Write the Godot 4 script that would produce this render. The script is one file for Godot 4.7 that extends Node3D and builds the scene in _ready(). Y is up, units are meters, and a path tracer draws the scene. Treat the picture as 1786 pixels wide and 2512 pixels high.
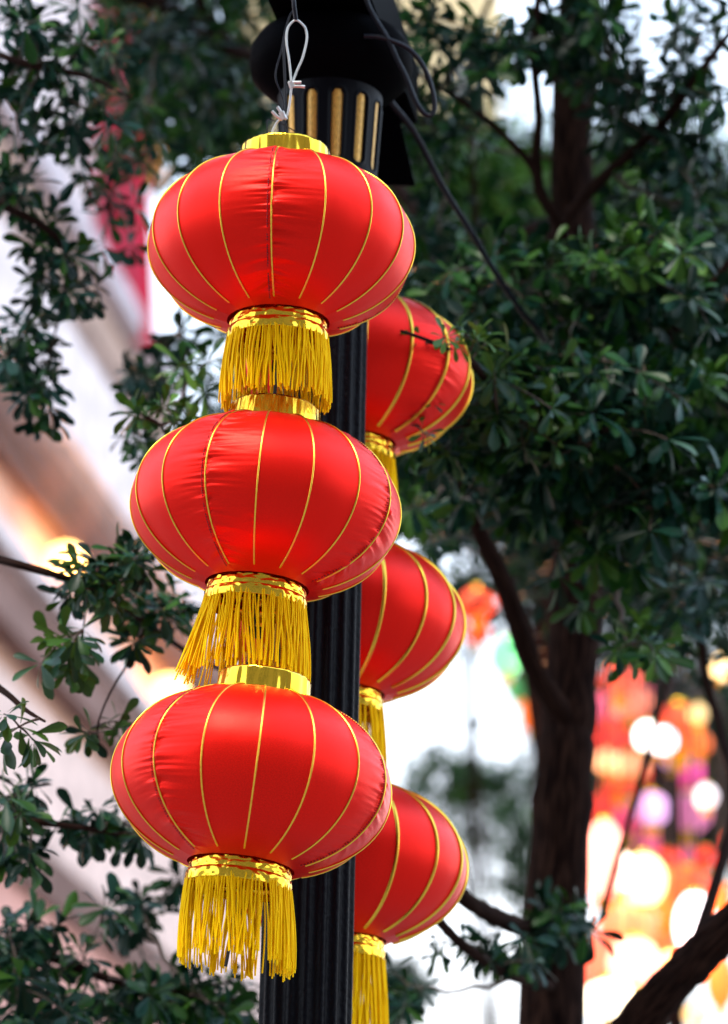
extends Node3D
# A string of red satin lanterns on a black lamp post, trees and a lit street behind, seen with a long lens from the pavement.

const FPX := 7919.0          # focal length in pixels of a 1786 x 2512 frame
const PITCH := 17.5
const ROLL := 1.3
var eye := Vector3(0, 1.6, 0)
var fw: Vector3
var rt: Vector3
var up: Vector3
var rng := RandomNumberGenerator.new()
var wrinkle := FastNoiseLite.new()
var M := {}
var used := {}


# ---------------------------------------------------------------- helpers
func lin(r: float, g: float, b: float) -> Color:
	return Color(r, g, b).linear_to_srgb()

func at(x: float, y: float, d: float) -> Vector3:      # the world point seen at that pixel, d metres along the lens axis
	return eye + fw * d + rt * ((x - 893.0) / FPX * d) + up * ((1256.0 - y) / FPX * d)

func seen_at(p: Vector3) -> Vector3:
	var q := p - eye
	var z := q.dot(fw)
	return Vector3(893.0 + FPX * q.dot(rt) / z, 1256.0 - FPX * q.dot(up) / z, z)

func height_on(axis: Vector3, y: float) -> float:      # height on a vertical line that is seen at pixel row y
	var lo := 0.0
	var hi := 12.0
	for i in 40:
		var mid := (lo + hi) / 2.0
		if seen_at(Vector3(axis.x, mid, axis.z)).y > y:
			lo = mid
		else:
			hi = mid
	return (lo + hi) / 2.0

class Builder:
	var v := PackedVector3Array()
	var uv := PackedVector2Array()
	var ix := PackedInt32Array()

	func grid(nu: int, nv: int, pts: PackedVector3Array, uvs: PackedVector2Array) -> void:
		var o := v.size()
		v.append_array(pts)
		uv.append_array(uvs)
		for j in nv:
			for i in nu:
				var a := o + j * (nu + 1) + i
				var b := a + 1
				var c := a + nu + 1
				ix.append_array(PackedInt32Array([a, b, c, b, c + 1, c]))

	func tri(a: Vector3, b: Vector3, c: Vector3) -> void:
		var o := v.size()
		v.append_array(PackedVector3Array([a, b, c]))
		uv.append_array(PackedVector2Array([Vector2(0, 0), Vector2(1, 0), Vector2(0, 1)]))
		ix.append_array(PackedInt32Array([o, o + 1, o + 2]))

	func quad(a: Vector3, b: Vector3, c: Vector3, d: Vector3) -> void:   # clockwise as seen from outside
		var o := v.size()
		v.append_array(PackedVector3Array([a, b, c, d]))
		uv.append_array(PackedVector2Array([Vector2(0, 0), Vector2(1, 0), Vector2(1, 1), Vector2(0, 1)]))
		ix.append_array(PackedInt32Array([o, o + 1, o + 2, o, o + 2, o + 3]))

	func hexa(p: Array) -> void:      # eight corners: bottom four counter-clockwise from above, then the top four above them
		quad(p[4], p[7], p[6], p[5])
		quad(p[0], p[1], p[2], p[3])
		for k in 4:
			var n := (k + 1) % 4
			quad(p[k], p[k + 4], p[n + 4], p[n])

	func box(c: Vector3, s: Vector3, b := Basis.IDENTITY) -> void:
		var p := []
		for y in [-0.5, 0.5]:
			for q in [Vector2(-0.5, 0.5), Vector2(0.5, 0.5), Vector2(0.5, -0.5), Vector2(-0.5, -0.5)]:
				p.append(c + b * (Vector3(q.x, y, q.y) * s))
		hexa(p)

	func tube(pts: PackedVector3Array, rad: PackedFloat32Array, n: int, caps := true) -> void:
		var k := pts.size()
		if k < 2:
			return
		var ring := PackedVector3Array()
		var uvs := PackedVector2Array()
		var side := Vector3.ZERO
		var long := 0.0
		for i in k:
			var t: Vector3 = (pts[mini(i + 1, k - 1)] - pts[maxi(i - 1, 0)]).normalized()
			if side == Vector3.ZERO:
				side = t.cross(Vector3.UP if absf(t.y) < 0.9 else Vector3.RIGHT).normalized()
			side = (side - t * side.dot(t)).normalized()
			var other := t.cross(side)
			if i:
				long += pts[i].distance_to(pts[i - 1])
			for j in n + 1:
				var w := TAU * j / n
				ring.append(pts[i] + (side * cos(w) + other * sin(w)) * rad[mini(i, rad.size() - 1)])
				uvs.append(Vector2(float(j) / n, long * 4.0))
		grid(n, k - 1, ring, uvs)
		if caps:
			for e in [0, k - 1]:
				var o: int = e * (n + 1)
				for j in n:
					if e == 0:
						tri(pts[0], ring[o + j + 1], ring[o + j])
					else:
						tri(pts[e], ring[o + j], ring[o + j + 1])

	func lathe(prof: Array, n: int, axis := Vector3.ZERO, fn = null) -> void:   # prof: Vector2(radius, height), top to bottom
		var pts := PackedVector3Array()
		var uvs := PackedVector2Array()
		for j in prof.size():
			for i in n + 1:
				var w := TAU * i / n
				var r: float = prof[j].x
				if fn != null:
					r = fn.call(w, j, r)
				pts.append(axis + Vector3(sin(w) * r, prof[j].y, cos(w) * r))
				uvs.append(Vector2(float(i) / n, float(j) / maxi(prof.size() - 1, 1)))
		grid(n, prof.size() - 1, pts, uvs)

	func mesh() -> ArrayMesh:
		var nn := PackedVector3Array()
		nn.resize(v.size())
		for i in range(0, ix.size(), 3):
			var a := ix[i]
			var b := ix[i + 1]
			var c := ix[i + 2]
			var m := (v[c] - v[a]).cross(v[b] - v[a])
			nn[a] += m
			nn[b] += m
			nn[c] += m
		for i in nn.size():
			nn[i] = nn[i].normalized() if nn[i].length_squared() > 0.0 else Vector3.UP
		var arr := []
		arr.resize(Mesh.ARRAY_MAX)
		arr[Mesh.ARRAY_VERTEX] = v
		arr[Mesh.ARRAY_NORMAL] = nn
		arr[Mesh.ARRAY_TEX_UV] = uv
		arr[Mesh.ARRAY_INDEX] = ix
		var out := ArrayMesh.new()
		out.add_surface_from_arrays(Mesh.PRIMITIVE_TRIANGLES, arr)
		return out

func numbered(called: String) -> String:
	var n: int = used.get(called, 0)
	used[called] = n + 1
	return called if n == 0 else "%s_%03d" % [called, n]

func tag(o: Node3D, label: String, category: String, group := "", kind := "") -> Node3D:
	o.set_meta("label", label)
	if category:
		o.set_meta("category", category)
	if group:
		o.set_meta("group", group)
	if kind:
		o.set_meta("kind", kind)
	return o

func thing(called: String, where: Vector3, label: String, category: String, group := "") -> Node3D:
	var o := Node3D.new()
	o.name = numbered(called)
	add_child(o, true)
	o.position = where
	return tag(o, label, category, group)

func put(mesh: Mesh, called: String, m: Material, parent: Node3D, where := Vector3.ZERO, kind := "") -> MeshInstance3D:
	var o := MeshInstance3D.new()
	o.name = called
	o.mesh = mesh
	o.material_override = m
	o.position = where
	parent.add_child(o, true)
	if kind:
		o.set_meta("kind", kind)
	return o

func put_numbered(mesh: Mesh, called: String, m: Material, parent: Node3D) -> MeshInstance3D:
	var n := 0
	for c in parent.get_children():
		if String(c.name).begins_with(called):
			n += 1
	return put(mesh, called if n == 0 else "%s_%03d" % [called, n], m, parent)

func noise_tex(seed_: int, freq: float, normal := false, strength := 4.0, kind := FastNoiseLite.TYPE_SIMPLEX_SMOOTH, oct := 4, ramp: Gradient = null) -> NoiseTexture2D:
	var f := FastNoiseLite.new()
	f.seed = seed_
	f.frequency = freq
	f.noise_type = kind
	f.fractal_octaves = oct
	var t := NoiseTexture2D.new()
	t.width = 512
	t.height = 512
	t.seamless = true
	t.noise = f
	t.as_normal_map = normal
	t.bump_strength = strength
	if ramp:
		t.color_ramp = ramp
	return t

func ramp(a: Color, b: Color, from := 0.25, to := 0.75) -> Gradient:
	var g := Gradient.new()
	g.set_color(0, a)
	g.set_color(1, b)
	g.set_offset(0, from)
	g.set_offset(1, to)
	return g

func mat(c: Color, rough: float, metal := 0.0, spec := 0.5) -> StandardMaterial3D:
	var m := StandardMaterial3D.new()
	m.albedo_color = c
	m.roughness = rough
	m.metallic = metal
	m.metallic_specular = spec
	return m

func materials() -> void:
	var s := mat(lin(0.97, 0.012, 0.005), 0.36, 0.50, 0.30)
	s.albedo_texture = noise_tex(5, 0.05, false, 1.0, FastNoiseLite.TYPE_SIMPLEX_SMOOTH, 4, ramp(Color(0.90, 0.86, 0.86), Color(1, 1, 1), 0.3, 0.7))
	s.normal_enabled = true
	s.normal_texture = noise_tex(3, 0.09, true, 3.0)
	s.normal_scale = 0.35
	s.uv1_scale = Vector3(1.2, 7.0, 1)
	M.satin = s
	var gold := mat(lin(0.95, 0.60, 0.045), 0.12, 1.0)
	gold.normal_enabled = true
	gold.normal_texture = noise_tex(11, 0.010, true, 8.0, FastNoiseLite.TYPE_SIMPLEX_SMOOTH, 2)
	gold.normal_scale = 1.2
	gold.uv1_scale = Vector3(3.0, 0.10, 1)
	M.foil = gold
	var crinkle := mat(lin(0.95, 0.60, 0.045), 0.13, 1.0)
	crinkle.normal_enabled = true
	crinkle.normal_texture = noise_tex(17, 0.010, true, 9.0, FastNoiseLite.TYPE_SIMPLEX_SMOOTH, 2)
	crinkle.normal_scale = 1.4
	crinkle.uv1_scale = Vector3(2.6, 0.30, 1)
	M.crinkle = crinkle
	M.piping = mat(lin(0.90, 0.60, 0.07), 0.28, 1.0)
	M.thread = mat(lin(1.0, 0.61, 0.004), 0.7, 0.0, 0.12)
	M.stitch = mat(lin(0.28, 0.003, 0.010), 0.6)
	M.dark = mat(lin(0.006, 0.005, 0.006), 0.6)
	var post := mat(lin(0.003, 0.003, 0.005), 0.42, 0.0, 0.18)
	post.normal_enabled = true
	post.normal_texture = noise_tex(23, 0.03, true, 3.0)
	post.normal_scale = 0.8
	post.uv1_scale = Vector3(3, 14, 1)
	M.post = post
	M.head = mat(lin(0.0012, 0.001, 0.0016), 0.55, 0.0, 0.06)
	var leaf_gold := mat(lin(0.85, 0.48, 0.09), 0.42, 0.2)
	leaf_gold.albedo_texture = noise_tex(29, 0.02, false, 1.0, FastNoiseLite.TYPE_SIMPLEX_SMOOTH, 4, ramp(Color(0.78, 0.76, 0.72), Color(1, 1, 1)))
	M.gold_paint = leaf_gold
	M.steel = mat(lin(0.62, 0.63, 0.62), 0.35, 0.55)
	M.rubber = mat(lin(0.006, 0.006, 0.012), 0.4, 0.0, 0.3)
	var bark := mat(Color(1, 1, 1), 0.9, 0.0, 0.12)
	bark.albedo_texture = noise_tex(31, 0.03, false, 1.0, FastNoiseLite.TYPE_SIMPLEX_SMOOTH, 5, ramp(lin(0.008, 0.004, 0.0034), lin(0.036, 0.018, 0.013), 0.3, 0.75))
	bark.normal_enabled = true
	bark.normal_texture = noise_tex(37, 0.03, true, 8.0)
	bark.normal_scale = 0.4
	bark.uv1_scale = Vector3(2, 0.14, 1)
	M.bark = bark
	M.twig = mat(lin(0.07, 0.045, 0.032), 0.8)
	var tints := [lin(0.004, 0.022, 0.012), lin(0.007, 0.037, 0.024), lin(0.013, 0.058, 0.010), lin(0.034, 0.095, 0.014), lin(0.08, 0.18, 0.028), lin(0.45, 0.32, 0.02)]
	M.tints = tints
	M.leaf = []
	for c in tints:
		M.leaf.append(leaf_mat(c))
	M.leaf_many = leaf_mat(Color(1, 1, 1))
	M.leaf_many.vertex_color_use_as_albedo = true

func leaf_mat(c: Color) -> StandardMaterial3D:
	var m := mat(c, 0.36, 0.0, 0.27)
	m.backlight_enabled = true
	m.backlight = Color(0.26, 0.34, 0.12)
	return m

# ---------------------------------------------------------------- lanterns
const LA := 0.21            # radius of a lantern
const LC := 0.139           # half height of the full ellipse
const NECK := 0.36

func body_point(phi: float, psi: float, extra := 0.0) -> Vector3:
	var r := LA * pow(cos(psi), 0.94) + extra * cos(psi)
	return Vector3(sin(phi) * r, (LC + extra) * sin(psi), cos(phi) * r)

func make_panel(nu: int, nv: int, left: float, right: float, seed_: int) -> ArrayMesh:
	var b := Builder.new()
	var pts := PackedVector3Array()
	var uvs := PackedVector2Array()
	var top := acos(NECK)
	var step := TAU / 16.0
	for j in nv + 1:
		var v := float(j) / nv
		var psi := lerpf(top, -top, v)
		for i in nu + 1:
			var u := float(i) / nu
			var edge := 1.0 - pow(2.0 * u - 1.0, 2.0)
			var sag := -0.0013 * edge * cos(psi)
			var lim := smoothstep(0.0, 0.10, v) * smoothstep(1.0, 0.9, v)
			var fan := (v - 0.5) * 48.0
			var wl := wrinkle.get_noise_3d(u * 0.9 + seed_ * 7.3, fan * (1.0 - 0.12 * u), seed_)
			var wr := wrinkle.get_noise_3d((1.0 - u) * 0.9 + seed_ * 3.1 + 40.0, fan * (1.0 - 0.12 * (1.0 - u)), seed_ + 9.0)
			var amount := left * exp(-u / 0.30) * smoothstep(0.0, 0.06, u) * wl + right * exp(-(1.0 - u) / 0.30) * smoothstep(1.0, 0.94, u) * wr
			var slow := wrinkle.get_noise_3d(u * 1.2 + seed_, v * 4.0, 77.0 + seed_) * 0.0016
			sag += (amount * 0.0095 + slow) * lim * smoothstep(0.0, 0.05, u) * smoothstep(1.0, 0.95, u)
			pts.append(body_point((u - 0.5) * step, psi, sag))
			uvs.append(Vector2(u, v))
	b.grid(nu, nv, pts, uvs)
	return b.mesh()

func make_rib(thick: float, from := 0.0, to := 0.955) -> ArrayMesh:
	var b := Builder.new()
	var pts := PackedVector3Array()
	var rad := PackedFloat32Array()
	var top := acos(NECK)
	for j in 61:
		var v := lerpf(from, to, j / 60.0)
		pts.append(body_point(0, lerpf(top, -top, v), 0.0008))
		rad.append(thick + 0.0002 * (j % 2))
	b.tube(pts, rad, 7)
	return b.mesh()

func make_stitches() -> ArrayMesh:
	var b := Builder.new()
	var top := acos(NECK)
	for j in 84:
		var v0 := 0.03 + j * 0.0112
		var p := body_point(-0.030 / maxf(cos(lerpf(top, -top, v0)), 0.4), lerpf(top, -top, v0), 0.0006)
		var q := body_point(-0.030 / maxf(cos(lerpf(top, -top, v0)), 0.4), lerpf(top, -top, v0 + 0.0062), 0.0006)
		b.tube(PackedVector3Array([p, q]), PackedFloat32Array([0.0011]), 4)
	return b.mesh()

func ring_shape(prof: Array, n: int, rough_: float, seed_: int) -> ArrayMesh:
	var b := Builder.new()
	b.lathe(prof, n, Vector3.ZERO, func(w: float, j: int, r: float) -> float:
		return r + wrinkle.get_noise_3d(cos(w) * 14.0 + seed_, sin(w) * 14.0, j * 0.9 + seed_) * rough_)
	return b.mesh()

func make_fringe(seed_: int, splay: Vector3, length: float, stray: Vector3, down: Vector3) -> ArrayMesh:
	var r := RandomNumberGenerator.new()
	r.seed = seed_
	var b := Builder.new()
	var top := -LC * sin(acos(NECK)) - 0.030
	var w := 0.0
	while w < TAU:
		w += r.randf_range(0.014, 0.031)
		if r.randf() < 0.06:
			w += r.randf_range(0.03, 0.10)
		var dir := Vector3(sin(w), 0, cos(w))
		var tang := Vector3(cos(w), 0, -sin(w))
		var rim := LA * 0.372 + r.randf_range(-0.003, 0.001)
		var clump := sin(w * 9.0 + seed_) * 0.007 + r.randf_range(-0.007, 0.007)
		var out := r.randf_range(0.0, 0.008)
		var pull := splay * maxf(0.0, dir.dot(splay.normalized())) if splay.length() > 0.0 else Vector3.ZERO
		pull *= r.randf_range(0.35, 1.3) * smoothstep(0.25, 0.95, dir.dot(splay.normalized()))
		if stray.length() > 0.0 and absf(dir.cross(stray.normalized()).y) < 0.05 and dir.dot(stray) > 0.0 and r.randf() < 0.34:
			pull += stray
		var long := length * r.randf_range(0.90, 1.05)
		var pts := PackedVector3Array()
		var kink := r.randf_range(-0.004, 0.004)
		for j in 9:
			var t := j / 8.0
			var p := dir * (rim + out * t + 0.004 * sin(t * 2.5)) + tang * (clump * t + kink * sin(t * 5.0 + w)) + Vector3(0, top + 0.006, 0) + down * (long * t)
			p += pull * pow(t, 1.4) * 0.9
			pts.append(p)
		b.tube(pts, PackedFloat32Array([0.0013]), 5)
	return b.mesh()

var shared := {}

func make_lantern(where: Vector3, turn: float, lean_deg: float, label: String, group: String, seams: Array, fringe_seed: int, splay: Vector3, fringe_len: float, coarse := false, size := 1.0, stray := Vector3.ZERO, dip := 0.0) -> Node3D:
	var root := thing("red_lantern", where, label, "lantern", group)
	var lean := Basis(fw, deg_to_rad(lean_deg)) * Basis(rt, deg_to_rad(dip))
	root.basis = (lean * Basis(Vector3.UP, turn)).scaled_local(Vector3.ONE * size)
	if not shared.has("rib"):
		shared.rib = make_rib(0.00125)
		shared.tape = make_rib(0.0028)
		shared.stitch = make_stitches()
		shared.plain = [make_panel(12, 44, 0.05, 0.05, 1), make_panel(12, 44, 0.06, 0.03, 2), make_panel(12, 44, 0.03, 0.08, 3)]
		shared.left = [make_panel(20, 170, 0.75, 0.05, 4), make_panel(20, 170, 1.0, 0.10, 5)]
		shared.right = [make_panel(20, 170, 0.06, 0.8, 6), make_panel(20, 170, 0.12, 0.55, 7)]
		var hy := LC * sin(acos(NECK))
		var n := LA
		shared.top = ring_shape([Vector2(n * 0.20, hy + 0.034), Vector2(n * 0.315, hy + 0.0355), Vector2(n * 0.330, hy + 0.0345), Vector2(n * 0.337, hy + 0.031), Vector2(n * 0.341, hy + 0.015), Vector2(n * 0.346, hy - 0.0035)], 120, 0.0012, 1)
		shared.plate = ring_shape([Vector2(0.0003, hy + 0.031), Vector2(n * 0.325, hy + 0.030)], 48, 0.0, 2)
		shared.bottom = ring_shape([Vector2(n * 0.356, -hy + 0.004), Vector2(n * 0.364, -hy - 0.001), Vector2(n * 0.366, -hy - 0.008), Vector2(n * 0.363, -hy - 0.0155)], 160, 0.0016, 3)
		shared.band = ring_shape([Vector2(n * 0.362, -hy - 0.0150), Vector2(n * 0.378, -hy - 0.0165), Vector2(n * 0.381, -hy - 0.023), Vector2(n * 0.379, -hy - 0.0325), Vector2(n * 0.370, -hy - 0.0335)], 160, 0.0013, 5)
		var c := Builder.new()
		c.tube(PackedVector3Array([Vector3(0, hy + 0.04, 0), Vector3(0.002, -hy - 0.06, 0.003), Vector3(-0.003, -hy - 0.150, 0)]), PackedFloat32Array([0.003]), 6)
		c.box(Vector3(0.004, -hy - 0.072, 0), Vector3(0.022, 0.016, 0.012))
		shared.cord = c.mesh()
	for k in 16:
		var phi := TAU * k / 16.0
		var mesh: ArrayMesh = shared.plain[(k * 7 + fringe_seed) % 3]
		if seams.has(k):
			mesh = shared.left[(k + fringe_seed) % 2]
		elif seams.has((k + 1) % 16):
			mesh = shared.right[(k + fringe_seed) % 2]
		var p := put(mesh, "satin_panel" if k == 0 else "satin_panel_%03d" % k, M.satin, root)
		p.rotation.y = phi + TAU / 32.0
		var r := put(shared.tape if coarse else shared.rib, "gold_rib" if k == 0 else "gold_rib_%03d" % k, M.piping, root)
		r.rotation.y = phi
	for k in seams:
		var s := put_numbered(shared.stitch, "stitching", M.stitch, root)
		s.set_meta("kind", "stuff")
		s.rotation.y = TAU * k / 16.0
	var t := put(shared.top, "top_collar", M.foil, root)
	t.rotation.y = fringe_seed
	put(shared.plate, "top_plate", M.dark, root)
	var bc := put(shared.bottom, "bottom_collar", M.crinkle, root)
	bc.rotation.y = fringe_seed * 2.0
	put(shared.band, "foil_band", M.crinkle, bc)
	put(make_fringe(fringe_seed, root.basis.inverse() * splay, fringe_len, root.basis.inverse() * stray, (root.basis.inverse() * Vector3.DOWN).normalized()), "fringe", M.thread, root, Vector3.ZERO, "stuff")
	put(shared.cord, "hanging_cord", M.dark, root)
	return root

# ---------------------------------------------------------------- trees
class Plant:
	var root: Node3D
	var nodes := PackedVector3Array()
	var twigs := Builder.new()
	var leaves: Array[Transform3D] = []
	var tint := PackedInt32Array()

var leaf_mesh: ArrayMesh

func make_leaf() -> ArrayMesh:
	var b := Builder.new()
	var rows := [[0.0, 0.022], [0.16, 0.045], [0.38, 0.10], [0.60, 0.16], [0.80, 0.182], [0.93, 0.12], [1.0, 0.02]]
	var pts := PackedVector3Array()
	var uvs := PackedVector2Array()
	for r in rows:
		var z: float = r[0]
		var droop := -0.16 * z * z + 0.05 * z
		for s in [-1.0, 0.0, 1.0]:
			pts.append(Vector3(s * r[1], droop + absf(s) * r[1] * 0.28, z))
			uvs.append(Vector2(0.5 + s * 0.5, z))
	b.grid(2, rows.size() - 1, pts, uvs)
	return b.mesh()

func limb(t: Plant, called: String, pix: Array, r0: float, r1: float, sides := 10, wob := 0.0) -> void:   # pix: [x, y, depth] of points on the photograph's frame
	var pts := PackedVector3Array()
	for p in pix:
		pts.append(at(p[0], p[1], p[2]))
	limb_at(t, called, pts, r0, r1, sides, wob)

func limb_at(t: Plant, called: String, raw: PackedVector3Array, r0: float, r1: float, sides := 10, wob := 0.0) -> void:
	var pts := PackedVector3Array()
	var rad := PackedFloat32Array()
	var k := raw.size()
	for i in k - 1:
		for j in 6:
			pts.append(raw[i].cubic_interpolate(raw[i + 1], raw[maxi(i - 1, 0)], raw[mini(i + 2, k - 1)], j / 6.0))
	pts.append(raw[k - 1])
	for i in pts.size():
		var f := float(i) / (pts.size() - 1)
		rad.append(lerpf(r0, r1, f) * (1.0 + rng.randf_range(-0.09, 0.09)))
		if wob > 0.0:
			pts[i] += Vector3(rng.randf_range(-wob, wob), rng.randf_range(-wob, wob), rng.randf_range(-wob, wob))
	var b := Builder.new()
	b.tube(pts, rad, sides)
	put_numbered(b.mesh(), called, M.bark, t.root).position = -t.root.position
	for p in pts:
		t.nodes.append(p)

func nearest(t: Plant, p: Vector3) -> Vector3:
	var best := p
	var most := 1e9
	for q in t.nodes:
		var d := p.distance_squared_to(q)
		if d < most:
			most = d
			best = q
	return best

func rosette(t: Plant, p: Vector3, axis: Vector3, n: int, size: float, tints: Array, droop: float) -> void:
	axis = axis.normalized()
	var side := axis.cross(Vector3.UP if absf(axis.y) < 0.9 else Vector3.RIGHT).normalized()
	var start := rng.randf() * TAU
	for k in n:
		var w := start + TAU * k / n + rng.randf_range(-0.35, 0.35)
		var open := deg_to_rad(rng.randf_range(48.0, 95.0))
		var dir := axis * cos(open) + (side * cos(w) + axis.cross(side) * sin(w)) * sin(open)
		dir = (dir + Vector3.DOWN * droop * rng.randf_range(0.4, 1.2)).normalized()
		var y := (axis * 0.7 + Vector3.UP * 0.8 + Vector3(rng.randf_range(-0.35, 0.35), 0, rng.randf_range(-0.35, 0.35)))
		y = (y - dir * y.dot(dir)).normalized()
		var x := y.cross(dir).normalized()
		var s := size * rng.randf_range(0.65, 1.15)
		t.leaves.append(Transform3D(Basis(x * s * rng.randf_range(0.85, 1.1), y * s, dir * s), p + dir * size * 0.10))
		t.tint.append(tints[rng.randi() % tints.size()])

# twigs fill an ellipsoid round the pixel (x, y) at depth d; rx, ry in pixels, rd in metres
func spray(t: Plant, x: float, y: float, d: float, rx: float, ry: float, rd: float, n: int, size: float, tints: Array, droop := 0.35, per := 3, bend := Vector3.ZERO) -> void:
	var c := at(x, y, d)
	var ex := rx / FPX * d
	var ey := ry / FPX * d
	var hub := nearest(t, c)
	if hub.distance_to(c) > 0.16:
		var mid := (hub + c) / 2.0 + Vector3(0, -0.03, 0)
		var pts := PackedVector3Array()
		for j in 9:
			var f := j / 8.0
			pts.append(hub.lerp(mid, f).lerp(mid.lerp(c, f), f) + Vector3(rng.randf_range(-0.006, 0.006), rng.randf_range(-0.006, 0.006), 0))
		t.twigs.tube(pts, PackedFloat32Array([0.006, 0.0056, 0.0052, 0.0048, 0.0044, 0.004, 0.0037, 0.0034, 0.003]), 5, false)
		for k in range(3, 9):
			t.nodes.append(pts[k])
	for k in n:
		var q := Vector3(rng.randfn(), rng.randfn(), rng.randfn()).normalized() * pow(rng.randf(), 0.4)
		var end := c + rt * (q.x * ex) + up * (q.y * ey) + fw * (q.z * rd)
		var from := nearest(t, end.lerp(c, 0.35))
		var way := end - from
		if way.length() < 0.03:
			way = Vector3(rng.randf_range(-1, 1), rng.randf_range(-0.3, 1), rng.randf_range(-1, 1)).normalized() * 0.05
			end = from + way
		var mid := from + way * 0.5 + Vector3(0, 0.14 * way.length(), 0)
		var pts := PackedVector3Array()
		for j in 6:
			var f := j / 5.0
			pts.append(from.lerp(mid, f).lerp(mid.lerp(end, f), f))
		t.twigs.tube(pts, PackedFloat32Array([0.0026, 0.0022, 0.0019, 0.0016, 0.0014, 0.0012]), 4, false)
		if k % 3 == 0:
			t.nodes.append(pts[3])
			t.nodes.append(pts[4])
		var tip := (pts[5] - pts[4]).normalized() + Vector3.UP * 0.25
		rosette(t, end, tip, rng.randi_range(5, 8), size, tints, droop)
		for m in per - 1:
			var f := rng.randf_range(0.4, 0.92)
			var p := from.lerp(mid, f).lerp(mid.lerp(end, f), f)
			rosette(t, p, (way.normalized() + Vector3(rng.randf_range(-1, 1), rng.randf_range(-0.2, 1), rng.randf_range(-1, 1))), rng.randi_range(3, 5), size * 0.85, tints, droop)

func finish(t: Plant, singles: int) -> void:
	if t.twigs.v.size():
		put(t.twigs.mesh(), "twigs", M.twig, t.root, -t.root.position, "stuff")
	var order := []
	for i in t.leaves.size():
		var s := seen_at(t.leaves[i].origin)
		var inside := s.x > 0.0 and s.x < 1786.0 and s.y > 0.0 and s.y < 2512.0
		order.append([s.z if inside else s.z + 100.0, i])
	order.sort_custom(func(a, b): return a[0] < b[0])
	var off: Vector3 = t.root.position
	for k in mini(singles, order.size()):
		var i: int = order[k][1]
		var o := put(leaf_mesh, "leaf" if k == 0 else "leaf_%03d" % k, M.leaf[t.tint[i]], t.root)
		o.transform = Transform3D(t.leaves[i].basis, t.leaves[i].origin - off)
	var rest := order.slice(mini(singles, order.size()))
	scatter(rest.map(func(a): return t.leaves[a[1]]), rest.map(func(a): return t.tint[a[1]]), "foliage", t.root)

func scatter(where: Array, tints: Array, called: String, root: Node3D) -> void:
	if where.is_empty():
		return
	var mm := MultiMesh.new()
	mm.transform_format = MultiMesh.TRANSFORM_3D
	mm.use_colors = true
	mm.mesh = leaf_mesh
	mm.instance_count = where.size()
	for i in where.size():
		var x: Transform3D = where[i]
		x.origin -= root.position
		mm.set_instance_transform(i, x)
		var c: Color = (M.tints[tints[i]] as Color).srgb_to_linear()
		var k := rng.randf_range(0.75, 1.3)
		mm.set_instance_color(i, Color(c.r * k, c.g * k, c.b * k))
	var o := MultiMeshInstance3D.new()
	o.name = called
	o.multimesh = mm
	o.material_override = M.leaf_many
	o.set_meta("kind", "stuff")
	root.add_child(o, true)

# a loose mass of leaves in an ellipsoid, denser in clumps
func mass(where: Array, tints_out: Array, c: Vector3, ext: Vector3, n: int, size: float, tints: Array, clumps: int, spread: float) -> void:
	var hubs := []
	for k in clumps:
		var q := Vector3(rng.randfn(), rng.randfn(), rng.randfn()).normalized() * pow(rng.randf(), 0.38)
		hubs.append(c + rt * (q.x * ext.x) + Vector3.UP * (q.y * ext.y) + fw * (q.z * ext.z))
	for i in n:
		var h: Vector3 = hubs[rng.randi() % hubs.size()]
		var p := h + Vector3(rng.randfn(), rng.randfn() * 0.7, rng.randfn()) * spread
		var dir := Vector3(rng.randfn(), rng.randfn() * 0.6 - 0.3, rng.randfn()).normalized()
		var y := Vector3(rng.randf_range(-0.6, 0.6), 1, rng.randf_range(-0.6, 0.6))
		y = (y - dir * y.dot(dir)).normalized()
		var s := size * rng.randf_range(0.6, 1.3)
		where.append(Transform3D(Basis(y.cross(dir) * s * 1.1, y * s, dir * s), p))
		tints_out.append(tints[rng.randi() % tints.size()])

func far_tree(foot: Vector3, crown: Vector3, ext: Vector3, n: int, size: float, tints: Array, clumps: int, spread: float, label: String, trunk_r := 0.09, group := "") -> void:
	var root := thing("background_tree", foot, label, "tree", group)
	var b := Builder.new()
	var lo := Vector3.ZERO
	var hi := crown - foot
	b.tube(PackedVector3Array([lo, lo.lerp(hi, 0.4) + Vector3(0.05, 0, 0.03), hi]), PackedFloat32Array([trunk_r, trunk_r * 0.8, trunk_r * 0.4]), 9)
	for k in 5:
		var q := Vector3(rng.randf_range(-0.7, 0.7) * ext.x, rng.randf_range(0.0, 0.7) * ext.y, rng.randf_range(-0.7, 0.7) * ext.z)
		b.tube(PackedVector3Array([lo.lerp(hi, 0.6 + 0.07 * k), hi + q * 0.5, hi + q]), PackedFloat32Array([trunk_r * 0.4, trunk_r * 0.25, trunk_r * 0.1]), 6)
	put(b.mesh(), "trunk", M.bark, root)
	var w := []
	var ti := []
	mass(w, ti, crown, ext, n, size, tints, clumps, spread)
	scatter(w, ti, "crown", root)

# ---------------------------------------------------------------- far lanterns
func glow_mat(r: float, g: float, b: float, e: float) -> StandardMaterial3D:
	var m := mat(lin(clampf(r, 0.02, 0.8), clampf(g, 0.01, 0.8), clampf(b, 0.01, 0.8)), 0.6)
	if e > 0.0:
		m.emission_enabled = true
		m.emission = lin(r, g, b)
		m.emission_energy_multiplier = e * (0.55 if e < 2.0 else 0.8)
	return m

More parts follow.
